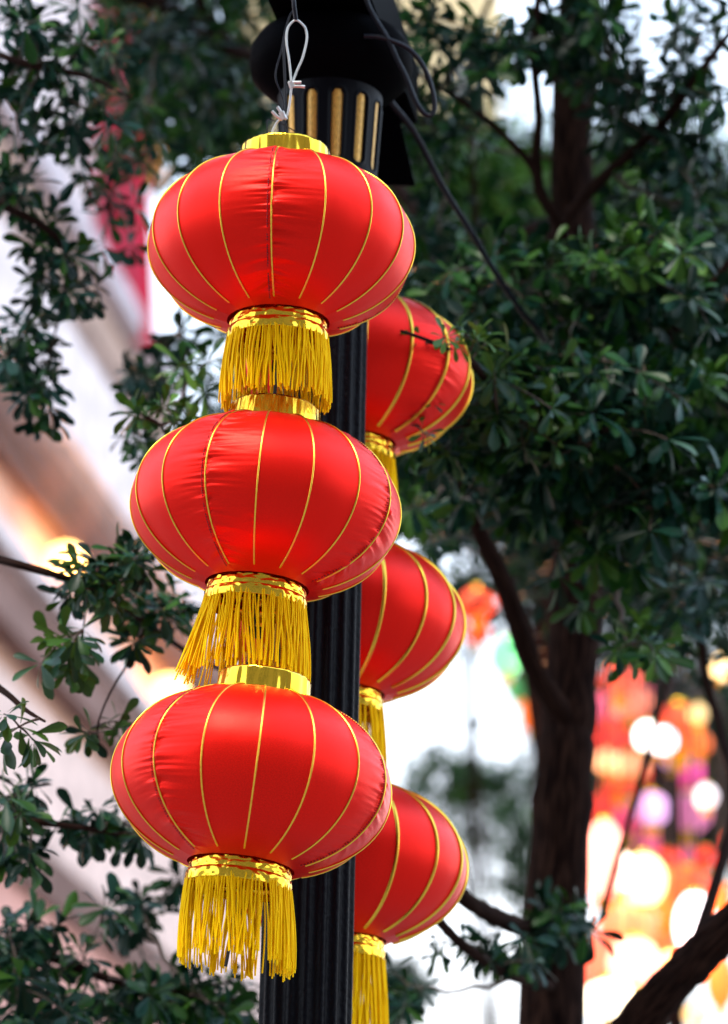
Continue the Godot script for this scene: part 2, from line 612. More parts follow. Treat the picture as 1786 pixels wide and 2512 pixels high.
func street_lantern(x: float, y: float, d: float, w: float, tall: float, hue: Array, e: float, label: String, group: String, lamp := 0.0) -> void:
	var r := w * 0.5 / FPX * d
	var h := tall * 0.5 / FPX * d
	var p := at(x, y, d)
	var root := thing("street_lantern", p, label, "lantern", group)
	var b := Builder.new()
	var prof := []
	for j in 15:
		var a := lerpf(1.22, -1.22, j / 14.0)
		prof.append(Vector2(r * cos(a), h * sin(a) / sin(1.22)))
	b.lathe(prof, 48, Vector3.ZERO, func(wd: float, _j: int, rr: float) -> float: return rr * (1.0 - 0.03 * absf(cos(wd * 6.0))))
	put(b.mesh(), "shade", glow_mat(hue[0], hue[1], hue[2], e), root)
	var c := Builder.new()
	c.lathe([Vector2(0.002, h + r * 0.22), Vector2(r * 0.34, h + r * 0.22), Vector2(r * 0.36, h - 0.003)], 20)
	put(c.mesh(), "top_collar", M.foil, root)
	var t := Builder.new()
	t.lathe([Vector2(r * 0.36, -h + 0.003), Vector2(r * 0.38, -h - r * 0.2), Vector2(0.002, -h - r * 0.2)], 20)
	put(t.mesh(), "bottom_collar", M.foil, root)
	var s := Builder.new()
	for k in 16:
		var q := Vector3(sin(k * TAU / 16), 0, cos(k * TAU / 16)) * r * 0.3
		s.tube(PackedVector3Array([q + Vector3(0, -h - r * 0.18, 0), q * 1.1 + Vector3(0, -h - r * 0.65, 0)]), PackedFloat32Array([r * 0.03]), 4)
	put(s.mesh(), "tassel", M.thread, root, Vector3.ZERO, "stuff")
	var k := Builder.new()
	k.tube(PackedVector3Array([Vector3(0, h + r * 0.2, 0), Vector3(0, 9.6 - p.y, 0)]), PackedFloat32Array([0.006]), 5)
	put(k.mesh(), "hanging_wire", M.dark, root)
	if lamp > 0.0:
		var l := OmniLight3D.new()
		l.name = "lantern_lamp"
		l.light_color = Color(1.0, 0.62, 0.36)
		l.light_energy = lamp * 0.3
		l.light_size = 0.04
		l.omni_range = 12.0
		l.omni_attenuation = 2.0
		l.shadow_enabled = true
		root.add_child(l)


# ================================================================ the scene
func _ready() -> void:
	rng.seed = 20240
	wrinkle.seed = 5
	wrinkle.frequency = 0.42
	wrinkle.fractal_octaves = 3
	var cb := Basis(Vector3.RIGHT, deg_to_rad(PITCH))
	fw = -cb.z
	cb = Basis(fw, -deg_to_rad(ROLL)) * cb
	rt = cb.x
	up = cb.y
	# ---- camera
	var cam := Camera3D.new()
	cam.name = "camera"
	cam.transform = Transform3D(cb, eye)
	var lens := CameraAttributesPhysical.new()
	lens.frustum_focal_length = 75.64
	lens.exposure_aperture = 2.05
	lens.frustum_focus_distance = 4.86
	lens.frustum_near = 0.1
	lens.frustum_far = 900.0
	cam.attributes = lens
	add_child(cam)
	cam.current = true
	cam.fov = 18.03
	cam.near = 0.1
	cam.far = 900.0
	# ---- sky, light, exposure
	var env := Environment.new()
	env.background_mode = Environment.BG_SKY
	var sky := Sky.new()
	var sm := ProceduralSkyMaterial.new()
	sm.sky_top_color = Color(0.76, 0.87, 1.0)
	sm.sky_horizon_color = Color(1.0, 0.975, 0.93)
	sm.sky_curve = 0.2
	sm.sky_energy_multiplier = 1.0
	sm.ground_bottom_color = Color(0.25, 0.24, 0.23)
	sm.ground_horizon_color = Color(0.5, 0.49, 0.48)
	var cover := noise_tex(61, 0.006, false, 1.0, FastNoiseLite.TYPE_SIMPLEX_SMOOTH, 5, ramp(Color(0, 0, 0, 1), Color(0.22, 0.22, 0.23, 1)))
	sm.sky_cover = cover
	sky.sky_material = sm
	env.sky = sky
	env.background_energy_multiplier = 1.25
	env.tonemap_mode = Environment.TONE_MAPPER_LINEAR
	env.tonemap_exposure = 2.4
	env.sdfgi_enabled = true
	env.ssao_enabled = true
	env.ssil_enabled = true
	var we := WorldEnvironment.new()
	we.name = "environment"
	we.environment = env
	add_child(we)
	var sun := DirectionalLight3D.new()
	sun.name = "sun"
	sun.light_energy = 0.5
	sun.light_angular_distance = 16.0
	sun.light_color = Color(1.0, 0.97, 0.92)
	sun.shadow_enabled = true
	add_child(sun)
	sun.look_at_from_position(Vector3(-2.4, 9.0, 4.2), Vector3.ZERO)
	materials()
	leaf_mesh = make_leaf()
	# ---- ground
	var g := PlaneMesh.new()
	g.size = Vector2(900, 900)
	var pave := mat(Color(1, 1, 1), 0.85)
	pave.albedo_texture = noise_tex(41, 0.02, false, 1.0, FastNoiseLite.TYPE_SIMPLEX_SMOOTH, 5, ramp(lin(0.14, 0.13, 0.125), lin(0.24, 0.225, 0.21)))
	pave.uv1_scale = Vector3(160, 160, 1)
	var ground := put(g, "street_ground", pave, self)
	tag(ground, "grey paved street surface running back under the trees", "", "", "structure")
	buildings()
	trees()
	post_and_lanterns()
	street_lanterns()


func buildings() -> void:
	# ---- the long pale building on the left, its bands running away from the camera
	var az := deg_to_rad(8.6)
	var u := Vector3(sin(az), 0, -cos(az))
	var n := Vector3(-cos(az), 0, -sin(az))
	var b := Basis(u, Vector3.UP, -n)
	var base := Vector3(0, 0, 0) + n * 10.0 + u * 32.0
	var root := thing("long_building", base, "long pale building on the left with brown and peach bands and warm downlights", "building")
	root.basis = b
	# bands: from height, to height (as if 10 m away), distance of the face, material, end along the street, name
	var m_pink := plaster(lin(0.82, 0.42, 0.35), 51)
	var m_white := plaster(lin(0.90, 0.77, 0.76), 52)
	var m_cream := plaster(lin(0.90, 0.65, 0.57), 53)
	var m_brown := plaster(lin(0.20, 0.11, 0.09), 54)
	var m_mauve := plaster(lin(0.28, 0.165, 0.14), 55)
	var m_peach := plaster(lin(0.84, 0.50, 0.36), 56)
	var m_taupe := plaster(lin(0.40, 0.27, 0.23), 57)
	var bands := [
		[0.0, 9.2, 10.0, m_pink, 66.0, "wall"], [9.2, 9.8, 9.85, m_brown, 66.0, "band"], [9.8, 11.5, 10.0, m_cream, 66.0, "wall"],
		[11.5, 12.1, 10.15, m_peach, 66.0, "wall"], [12.1, 13.05, 9.8, m_mauve, 66.0, "band"], [13.05, 13.3, 9.6, m_white, 66.0, "ledge"],
		[13.3, 14.15, 10.2, m_peach, 66.0, "soffit_wall"], [14.15, 14.55, 9.95, m_brown, 66.0, "band"], [14.55, 14.95, 9.85, m_mauve, 66.0, "band"], [14.95, 15.4, 9.75, m_taupe, 66.0, "band"],
		[15.4, 16.9, 9.65, m_white, 58.0, "parapet"], [16.9, 17.25, 9.9, m_taupe, 45.5, "band"], [17.25, 18.4, 9.85, plaster(lin(0.55, 0.38, 0.31), 58), 45.5, "wall"], [18.4, 18.75, 9.6, plaster(lin(0.66, 0.58, 0.62), 59), 45.0, "ledge"],
		[18.75, 24.0, 10.3, m_white, 45.0, "wall"],
	]
	for q in bands:
		var w: float = q[2]
		var h0: float = 1.6 + (q[0] - 1.6) * w / 10.0
		var h1: float = 1.6 + (q[1] - 1.6) * w / 10.0
		if q[0] == 0.0:
			h0 = 0.0
		var from := 14.0
		var k := Builder.new()
		var long: float = q[4] - from
		var deep := 14.0 - w
		k.box(Vector3(from + long * 0.5 - 32.0, (h0 + h1) * 0.5, -(w + deep * 0.5 - 10.0)), Vector3(long, h1 - h0 - 0.004, deep))
		put_numbered(k.mesh(), q[5], q[3], root)
	# downlights under the canopy: a glowing lens and a light just in front of it
	var lens := mat(lin(0.9, 0.8, 0.5), 0.5)
	lens.emission_enabled = true
	lens.emission = lin(1.0, 0.55, 0.12)
	lens.emission_energy_multiplier = 4.5
	for q in [[39.4, 13.66], [46.2, 13.66], [53.0, 13.66], [32.6, 13.66]]:
		var k := Builder.new()
		var big := 0.24 if q[1] > 13 else 0.10
		var prof := []
		for j in 9:
			var a := PI * j / 8.0
			prof.append(Vector2(maxf(sin(a), 0.001) * big, cos(a) * big * 0.75))
		k.lathe(prof, 20)
		var o := put_numbered(k.mesh(), "downlight", lens, root)
		o.position = Vector3(q[0] - 32.0, q[1] - 0.05, 0.12)
		var l := OmniLight3D.new()
		l.name = "downlight_lamp"
		l.light_color = Color(1.0, 0.66, 0.36)
		l.light_energy = 1.3 if big > 0.2 else 0.6
		l.light_size = 0.1
		l.omni_range = 30.0
		l.omni_attenuation = 2.0
		l.shadow_enabled = true
		l.position = o.position + Vector3(0, -big - 0.12, 0.25)
		root.add_child(l, true)
	# crimson hangings on the upper wall
	var red := mat(lin(0.62, 0.012, 0.055), 0.75)
	var rose := mat(lin(0.62, 0.085, 0.14), 0.75)
	var amber := mat(lin(0.50, 0.20, 0.03), 0.75)
	var list := [[180, red, 66], [236, rose, 40], [276, red, 40], [316, rose, 36], [350, red, 44], [390, amber, 40]]
	for k in list.size():
		var q: Array = list[k]
		var top_ := at(q[0] - 25.0, -120, 46.5)
		var foot_x: float = q[0] + (44.0 - k * 8.0)
		var foot := at(foot_x, 455.0 + 1.62 * (foot_x - 150.0) + 50.0 if k < 5 else 470.0, 46.0)
		var wid: float = q[2] / FPX * 45.0
		var c := Builder.new()
		var pts := PackedVector3Array()
		var uvs := PackedVector2Array()
		for j in 13:
			for i in 9:
				var f := i / 8.0 - 0.5
				pts.append(top_.lerp(foot, j / 12.0) + u * (f * wid * 0.5) + rt * (f * wid) - n * (0.05 * sin(i * 1.6 + k)))
				uvs.append(Vector2(i / 8.0, j / 12.0))
		c.grid(8, 12, pts, uvs)
		var hang := put(c.mesh(), numbered("cloth_banner"), q[1], self)
		tag(hang, ["wide crimson cloth banner nearest the pale building wall at upper left", "dusty pink cloth banner right of the wide crimson one", "narrow crimson cloth banner between two dusty pink ones", "second dusty pink cloth banner close to the topmost lantern", "crimson cloth banner reaching down beside the topmost lantern", "amber cloth banner at the right end of the crimson hangings"][k], "banner", "cloth hangings on the left building")
	# ---- beige tower far behind the post
	var tb := at(880, 1256, 88.0)
	tb.y = 0.0
	var tower := thing("beige_tower", tb, "sunlit beige tower seen through leaves above the lamp post", "building")
	var wl := Builder.new()
	wl.box(Vector3(-1.1, 19, -4), Vector3(3.4, 38, 7.4))
	wl.box(Vector3(0, 48, -4), Vector3(7.6, 26, 8))
	put(wl.mesh(), "wall", plaster(lin(0.78, 0.62, 0.36), 60), tower)
	var glass := mat(lin(0.10, 0.10, 0.09), 0.2)
	for fl in 7:
		var lg := Builder.new()
		lg.box(Vector3(0, 36.0 + fl * 3.4, 0.09), Vector3(7.8, 0.22, 0.3))
		put_numbered(lg.mesh(), "ledge", plaster_shared(), tower)
		for k in 4:
			var wn := Builder.new()
			wn.box(Vector3(-2.7 + k * 1.8, 37.6 + fl * 3.4, 0.02), Vector3(0.7, 1.2, 0.1))
			put_numbered(wn.mesh(), "window", glass, tower)

	# ---- the buildings on the camera's own side of the street
	var own := plaster(lin(0.30, 0.26, 0.24), 63)
	for q in [[-26.0, 22.0, 25.0, "grey street block with rows of dark windows behind the viewpoint, left part"], [10.0, 46.0, 20.0, "lower grey street block with dark windows behind the viewpoint, right part"]]:
		var blk := thing("street_block", Vector3((q[0] + q[1]) * 0.5, 0, 18.0), q[3], "building", "")
		var wb := Builder.new()
		wb.box(Vector3(0, q[2] * 0.5, 0), Vector3(q[1] - q[0] - (0.0 if q[0] < 0 else 24.2), q[2], 8.0))
		put(wb.mesh(), "wall", own, blk)
		for fl in (7 if q[0] < 0 else 5):
			for k in 5:
				var wn := Builder.new()
				wn.box(Vector3(-9.0 + k * 4.5 if q[0] < 0 else -4.6 + k * 2.3, 3.0 + fl * 3.5, -4.02), Vector3(2.0 if q[0] < 0 else 1.2, 1.9, 0.1))
				put_numbered(wn.mesh(), "window", glass, blk)

func plaster(c: Color, seed_: int) -> StandardMaterial3D:
	var m := mat(c, 0.85, 0.0, 0.3)
	m.albedo_texture = noise_tex(seed_, 0.015, false, 1.0, FastNoiseLite.TYPE_SIMPLEX_SMOOTH, 4, ramp(Color(0.86, 0.86, 0.86), Color(1, 1, 1)))
	m.uv1_triplanar = true
	m.uv1_scale = Vector3(0.2, 0.2, 0.2)
	return m

func plaster_shared() -> StandardMaterial3D:
	if not M.has("ledge"):
		M.ledge = plaster(lin(0.80, 0.66, 0.42), 62)
	return M.ledge


func trees() -> void:
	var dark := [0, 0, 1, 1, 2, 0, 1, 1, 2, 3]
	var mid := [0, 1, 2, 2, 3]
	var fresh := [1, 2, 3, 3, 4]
	# ---- the tree on the right, its trunk in view
	var t := Plant.new()
	var foot := at(1352, 2512, 7.0)
	foot.y = 0.0
	t.root = thing("right_tree", foot, "tree on the right with dark brown trunk and a dense crown of small dark leaves", "tree", "")
	var p0 := at(1352, 2512, 6.95)
	var trunk := PackedVector3Array([Vector3(p0.x - 0.02, 0.0, p0.z + 0.1), Vector3(p0.x - 0.01, 1.6, p0.z + 0.03), p0, at(1384, 1900, 7.05), at(1397, 1735, 7.1), at(1418, 1335, 7.2), at(1408, 700, 7.4), at(1403, 330, 7.55), at(1416, 0, 7.65), at(1440, -400, 7.8)])
	limb_at(t, "trunk", trunk, 0.074, 0.044, 18)
	limb(t, "branch", [[1385, 1760, 7.05], [1310, 1640, 7.0], [1240, 1440, 6.9], [1173, 1296, 6.85], [1120, 1150, 6.8], [1080, 1000, 6.8]], 0.027, 0.013)
	limb(t, "branch", [[1440, 690, 7.2], [1404, 627, 7.0], [1371, 550, 6.9], [1327, 473, 6.9], [1316, 385, 6.9], [1322, 286, 6.9], [1310, 120, 6.9], [1330, -80, 6.9]], 0.016, 0.008)
	limb(t, "branch", [[1330, 490, 6.9], [1300, 400, 6.9], [1201, 300, 6.9], [1124, 242, 6.95], [1040, 190, 7.0], [960, 120, 7.1]], 0.009, 0.005, 8)
	limb(t, "branch", [[1390, 540, 7.1], [1459, 456, 7.0], [1542, 380, 6.9], [1620, 310, 6.85], [1700, 200, 6.8], [1790, 80, 6.8]], 0.015, 0.007)
	limb(t, "branch", [[1410, 620, 7.3], [1340, 560, 7.6], [1250, 600, 7.9], [1130, 640, 8.4], [1040, 540, 8.7], [950, 430, 9.0], [860, 330, 9.2]], 0.026, 0.018)
	limb(t, "branch", [[1200, 620, 8.8], [1168, 540, 9.0], [1155, 300, 9.0], [1157, 150, 9.0], [1190, 30, 9.0], [1230, -60, 9.0]], 0.012, 0.008, 8)
	limb(t, "branch", [[1430, 1250, 7.1], [1520, 1120, 6.7], [1580, 1000, 6.5], [1600, 880, 6.4], [1700, 760, 6.4], [1790, 640, 6.4]], 0.018, 0.007)
	limb(t, "branch", [[1405, 1180, 7.1], [1330, 1080, 6.6], [1240, 1010, 6.2], [1165, 895, 5.75], [1110, 862, 5.62], [1050, 835, 5.5], [985, 812, 5.42]], 0.010, 0.0024, 8)
	limb(t, "branch", [[1240, 1010, 6.2], [1160, 1040, 5.9], [1090, 1050, 5.75], [1010, 1042, 5.6]], 0.004, 0.0014, 6)
	limb(t, "branch", [[1360, 2290, 6.95], [1300, 2280, 6.7], [1245, 2263, 6.5], [1179, 2230, 6.35], [1130, 2197, 6.25], [1040, 2120, 6.2]], 0.022, 0.014)
	limb(t, "branch", [[1350, 2420, 6.9], [1250, 2390, 6.5], [1190, 2356, 6.3], [1135, 2318, 6.2], [1083, 2266, 6.15], [1020, 2180, 6.1]], 0.015, 0.008, 8)
	limb(t, "branch", [[1480, 2640, 6.9], [1553, 2525, 6.6], [1635, 2430, 6.5], [1707, 2355, 6.4], [1800, 2262, 6.3], [1960, 2120, 6.2]], 0.046, 0.038, 14)
	limb(t, "branch", [[1690, 2380, 6.45], [1800, 1990, 7.0], [1770, 1800, 7.4], [1735, 1680, 7.5], [1720, 1560, 7.5], [1700, 1400, 7.5]], 0.013, 0.01)
	limb(t, "branch", [[1476, 2250, 7.4], [1515, 2110, 7.6], [1545, 2010, 7.7], [1575, 1900, 7.8], [1603, 1800, 7.9], [1630, 1690, 8.0], [1660, 1560, 8.0], [1690, 1400, 8.0]], 0.0085, 0.006, 8)
	# leaf sprays: pixel, depth, radii, count
	spray(t, 1480, 960, 6.25, 330, 120, 0.25, 60, 0.064, dark, 0.35)
	spray(t, 1400, 1080, 6.15, 330, 110, 0.25, 60, 0.067, dark, 0.45)
	spray(t, 1250, 1000, 5.95, 200, 130, 0.2, 34, 0.059, dark, 0.35)
	spray(t, 1090, 1100, 6.1, 110, 70, 0.2, 14, 0.058, dark, 0.35)
	spray(t, 1560, 640, 6.35, 170, 90, 0.25, 26, 0.061, fresh, 0.2)
	spray(t, 1250, 690, 6.5, 260, 110, 0.3, 40, 0.067, mid, 0.35)
	spray(t, 1600, 780, 6.4, 220, 110, 0.25, 34, 0.067, dark, 0.35)
	spray(t, 1600, 1230, 6.2, 190, 120, 0.25, 34, 0.070, dark, 0.6)
	spray(t, 1300, 1190, 6.3, 180, 90, 0.25, 26, 0.070, dark, 0.6)
	spray(t, 1480, 1400, 6.35, 150, 110, 0.25, 12, 0.064, mid, 0.6)
	spray(t, 1550, 1590, 6.2, 110, 45, 0.2, 7, 0.064, fresh, 0.1)
	spray(t, 1660, 1420, 6.8, 130, 150, 0.3, 18, 0.064, dark, 0.4)
	spray(t, 1620, 260, 6.9, 200, 150, 0.35, 26, 0.070, dark, 0.5)
	spray(t, 1700, 60, 6.9, 160, 70, 0.35, 7, 0.064, dark, 0.4)
	spray(t, 1430, 70, 6.9, 120, 110, 0.3, 18, 0.070, dark, 0.45)
	spray(t, 1200, 150, 6.95, 160, 130, 0.3, 16, 0.070, dark, 0.45)
	spray(t, 1040, 90, 7.0, 110, 110, 0.3, 12, 0.064, dark, 0.4)
	spray(t, 1070, 330, 7.4, 130, 150, 0.4, 22, 0.067, mid, 0.4)
	spray(t, 1660, 500, 7.0, 160, 170, 0.4, 36, 0.067, dark, 0.4)
	spray(t, 1060, 640, 7.4, 120, 130, 0.4, 22, 0.067, dark, 0.4)
	spray(t, 1375, 2260, 6.7, 100, 60, 0.15, 12, 0.064, dark, 0.5)
	spray(t, 1260, 2340, 6.5, 120, 60, 0.2, 9, 0.058, dark, 0.5)
	spray(t, 1030, 1062, 5.62, 50, 10, 0.03, 2, 0.030, [1, 3], 0.1, 2)
	spray(t, 1085, 848, 5.55, 70, 16, 0.03, 3, 0.034, [3, 3, 4], 0.1, 2)
	spray(t, 1165, 850, 5.7, 40, 35, 0.06, 4, 0.042, [1, 3, 4], 0.1, 2)
	spray(t, 1150, 2330, 6.3, 110, 40, 0.12, 7, 0.042, dark, 0.5, 2)
	spray(t, 1000, 2420, 6.6, 70, 60, 0.2, 6, 0.046, dark, 0.4)
	spray(t, 1090, 1330, 7.4, 60, 60, 0.3, 6, 0.050, mid, 0.4)
	spray(t, 1700, 930, 6.3, 80, 60, 0.2, 7, 0.056, [3, 4, 3], 0.2)
	spray(t, 1330, 1000, 5.95, 70, 40, 0.1, 5, 0.056, [3, 4, 3], 0.2)
	spray(t, 1000, 1260, 6.6, 60, 60, 0.2, 6, 0.058, fresh, 0.3)
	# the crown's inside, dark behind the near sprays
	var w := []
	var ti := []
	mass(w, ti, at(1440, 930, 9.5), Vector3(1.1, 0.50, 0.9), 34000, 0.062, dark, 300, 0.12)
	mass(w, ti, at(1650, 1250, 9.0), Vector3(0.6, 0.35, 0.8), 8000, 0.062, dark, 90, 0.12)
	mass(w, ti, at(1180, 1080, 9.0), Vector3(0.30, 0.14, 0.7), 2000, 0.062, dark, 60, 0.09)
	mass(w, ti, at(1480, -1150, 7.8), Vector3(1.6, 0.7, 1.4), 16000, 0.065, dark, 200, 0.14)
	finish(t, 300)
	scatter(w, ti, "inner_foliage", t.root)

	# ---- the tree whose branches come in from the left
	var l := Plant.new()
	var lf := at(-420, 2512, 6.6)
	lf.y = 0.0
	l.root = thing("left_tree", lf, "tree on the left whose leafy branches cross in front of the pale building", "tree", "")
	limb_at(l, "trunk", PackedVector3Array([Vector3(lf.x, 0, lf.z), Vector3(lf.x + 0.02, 1.5, lf.z), at(-400, 1900, 6.6), at(-380, 1200, 6.7), at(-300, 500, 6.9), at(-200, -300, 7.1)]), 0.085, 0.04, 16)
	limb(l, "branch", [[-380, 1250, 6.7], [-180, 1330, 6.0], [0, 1373, 5.65], [82, 1395, 5.6], [154, 1417, 5.6], [264, 1461, 5.7], [357, 1527, 5.9], [467, 1604, 6.2], [560, 1650, 6.5]], 0.0085, 0.0045, 8)
	limb(l, "branch", [[-400, 1700, 6.6], [-150, 1600, 5.8], [0, 1690, 5.35], [60, 1740, 5.25], [110, 1770, 5.2]], 0.010, 0.002, 8)
	limb(l, "branch", [[-400, 1950, 6.6], [-200, 1980, 6.0], [0, 2010, 5.7], [120, 2020, 5.7], [260, 2040, 5.85], [420, 2070, 6.0]], 0.011, 0.003, 8)
	limb(l, "branch", [[-410, 2350, 6.6], [-200, 2330, 6.3], [60, 2330, 6.1], [260, 2400, 6.1], [460, 2440, 6.2], [640, 2460, 6.4]], 0.015, 0.004, 8)
	limb(l, "branch", [[-320, 600, 6.85], [-150, 480, 6.5], [40, 520, 6.3], [160, 620, 6.3], [140, 800, 6.25]], 0.013, 0.003, 8)
	limb(l, "branch", [[-260, 200, 7.0], [-100, 120, 6.5], [80, 160, 6.25], [220, 190, 6.3], [320, 240, 6.5]], 0.012, 0.003, 8)
	limb(l, "branch", [[-200, -250, 7.1], [150, -80, 7.6], [370, 0, 7.9], [470, 60, 8.0], [540, 110, 8.1], [640, 150, 8.3], [760, 240, 8.6]], 0.024, 0.018, 10)
	limb(l, "branch", [[370, 0, 7.9], [460, -40, 8.1], [520, 60, 8.2], [590, 120, 8.3]], 0.014, 0.01, 8)
	limb(l, "branch", [[357, 1527, 5.9], [330, 1600, 5.8], [270, 1700, 5.65], [240, 1780, 5.6], [245, 1830, 5.6]], 0.0028, 0.0014, 6)
	limb(l, "branch", [[470, 1180, 6.6], [420, 1090, 6.0], [390, 1040, 5.75], [350, 1020, 5.65]], 0.004, 0.0015, 6)
	limb(l, "branch", [[560, 1650, 6.5], [540, 1450, 6.6], [500, 1300, 6.65], [470, 1180, 6.6], [450, 900, 7.0], [440, 700, 7.4]], 0.007, 0.005, 6)
	spray(l, 110, 110, 6.25, 170, 120, 0.25, 14, 0.060, dark, 0.35)
	spray(l, 110, 300, 6.3, 170, 100, 0.25, 13, 0.060, dark, 0.35)
	spray(l, 270, 140, 6.7, 100, 100, 0.3, 7, 0.052, mid, 0.35)
	spray(l, 290, 420, 6.8, 80, 70, 0.25, 4, 0.052, mid, 0.35)
	spray(l, 90, 480, 6.4, 140, 90, 0.3, 10, 0.060, dark, 0.4)
	spray(l, 150, 680, 6.35, 130, 90, 0.25, 11, 0.058, dark, 0.5)
	spray(l, 55, 860, 6.25, 80, 90, 0.25, 12, 0.058, dark, 0.6)
	spray(l, 100, 990, 6.2, 40, 60, 0.1, 6, 0.056, dark, 0.8)
	spray(l, 390, 110, 7.4, 90, 90, 0.4, 8, 0.064, dark, 0.35)
	spray(l, 360, 300, 7.2, 60, 80, 0.35, 5, 0.064, mid, 0.35)
	spray(l, 460, 190, 8.0, 150, 150, 0.4, 34, 0.067, dark, 0.35)
	spray(l, 560, 300, 8.1, 120, 120, 0.4, 24, 0.067, mid, 0.35)
	spray(l, 290, 560, 6.8, 70, 90, 0.3, 4, 0.059, dark, 0.4)
	spray(l, 400, 1020, 5.75, 70, 30, 0.08, 7, 0.046, [2, 3, 4, 4], 0.1)
	spray(l, 480, 905, 6.0, 40, 25, 0.1, 4, 0.054, [2, 3, 4], 0.1, 2)
	spray(l, 450, 840, 7.2, 70, 40, 0.3, 4, 0.064, dark, 0.3)
	spray(l, 340, 930, 7.0, 45, 60, 0.3, 5, 0.064, dark, 0.3)
	spray(l, 350, 1090, 6.3, 60, 40, 0.15, 6, 0.046, mid, 0.6)
	spray(l, 240, 1440, 5.65, 110, 50, 0.12, 12, 0.054, dark, 0.45)
	spray(l, 330, 1380, 5.75, 70, 40, 0.12, 7, 0.051, mid, 0.4)
	spray(l, 390, 1500, 6.0, 80, 50, 0.15, 9, 0.054, mid, 0.4)
	spray(l, 340, 1570, 5.85, 50, 50, 0.1, 4, 0.054, dark, 0.7)
	spray(l, 150, 1600, 5.55, 90, 60, 0.12, 7, 0.054, dark, 0.6)
	spray(l, 50, 1790, 5.2, 60, 40, 0.06, 3, 0.059, dark, 0.5, 2)
	spray(l, 230, 1790, 5.6, 45, 50, 0.06, 4, 0.044, dark, 0.5, 2)
	spray(l, 50, 1960, 5.7, 100, 40, 0.15, 4, 0.064, dark, 0.5)
	spray(l, 50, 2080, 5.75, 100, 60, 0.2, 5, 0.064, dark, 0.55)
	spray(l, 240, 2025, 5.9, 150, 28, 0.15, 9, 0.056, dark, 0.5)
	spray(l, 330, 2090, 5.95, 60, 40, 0.1, 3, 0.056, dark, 0.7)
	spray(l, 40, 2320, 6.0, 120, 80, 0.25, 10, 0.064, dark, 0.35)
	spray(l, 180, 2440, 6.05, 250, 80, 0.25, 24, 0.064, dark, 0.35)
	spray(l, 480, 2450, 6.2, 150, 50, 0.2, 14, 0.064, mid, 0.3)
	spray(l, 280, 2230, 6.1, 60, 40, 0.2, 2, 0.059, dark, 0.4)
	spray(l, 340, 2230, 6.4, 60, 50, 0.2, 5, 0.059, dark, 0.4)
	spray(l, 430, 2160, 6.6, 30, 40, 0.2, 2, 0.059, dark, 0.4)
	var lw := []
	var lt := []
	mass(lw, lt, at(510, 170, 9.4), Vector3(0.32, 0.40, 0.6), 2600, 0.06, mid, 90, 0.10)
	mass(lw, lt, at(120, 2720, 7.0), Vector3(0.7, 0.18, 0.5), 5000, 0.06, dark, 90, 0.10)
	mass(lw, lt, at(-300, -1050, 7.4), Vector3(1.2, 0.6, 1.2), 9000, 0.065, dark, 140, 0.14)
	finish(l, 300)
	scatter(lw, lt, "inner_foliage", l.root)

	# ---- trees farther down the street
	var q := at(1120, 2512, 16.0)
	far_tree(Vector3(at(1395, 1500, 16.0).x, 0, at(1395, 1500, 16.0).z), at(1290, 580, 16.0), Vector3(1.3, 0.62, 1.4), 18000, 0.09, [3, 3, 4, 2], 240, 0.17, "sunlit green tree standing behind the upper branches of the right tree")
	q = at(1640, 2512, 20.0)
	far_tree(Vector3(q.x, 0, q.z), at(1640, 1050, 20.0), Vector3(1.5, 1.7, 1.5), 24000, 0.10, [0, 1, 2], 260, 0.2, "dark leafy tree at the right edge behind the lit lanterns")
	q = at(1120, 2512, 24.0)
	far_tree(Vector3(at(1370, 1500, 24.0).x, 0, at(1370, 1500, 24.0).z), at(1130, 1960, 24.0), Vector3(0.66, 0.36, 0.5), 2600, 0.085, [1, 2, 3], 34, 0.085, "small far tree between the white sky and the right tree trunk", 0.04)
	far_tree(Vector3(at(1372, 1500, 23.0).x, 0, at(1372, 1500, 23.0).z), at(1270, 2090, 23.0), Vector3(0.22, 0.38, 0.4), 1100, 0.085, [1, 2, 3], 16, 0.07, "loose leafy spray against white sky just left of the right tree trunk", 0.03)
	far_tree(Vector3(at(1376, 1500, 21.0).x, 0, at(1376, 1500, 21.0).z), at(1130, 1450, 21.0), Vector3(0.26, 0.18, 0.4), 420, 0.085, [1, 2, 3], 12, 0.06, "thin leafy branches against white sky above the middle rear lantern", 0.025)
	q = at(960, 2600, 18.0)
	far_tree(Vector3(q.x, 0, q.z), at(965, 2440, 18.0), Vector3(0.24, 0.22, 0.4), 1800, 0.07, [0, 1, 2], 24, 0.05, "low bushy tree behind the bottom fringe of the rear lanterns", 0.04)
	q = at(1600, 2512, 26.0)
	far_tree(Vector3(q.x, 0, q.z), at(1650, 1900, 26.0), Vector3(1.0, 0.85, 0.9), 26000, 0.10, [0, 1, 2], 150, 0.2, "dim tree deep in the street among pink and red lanterns")


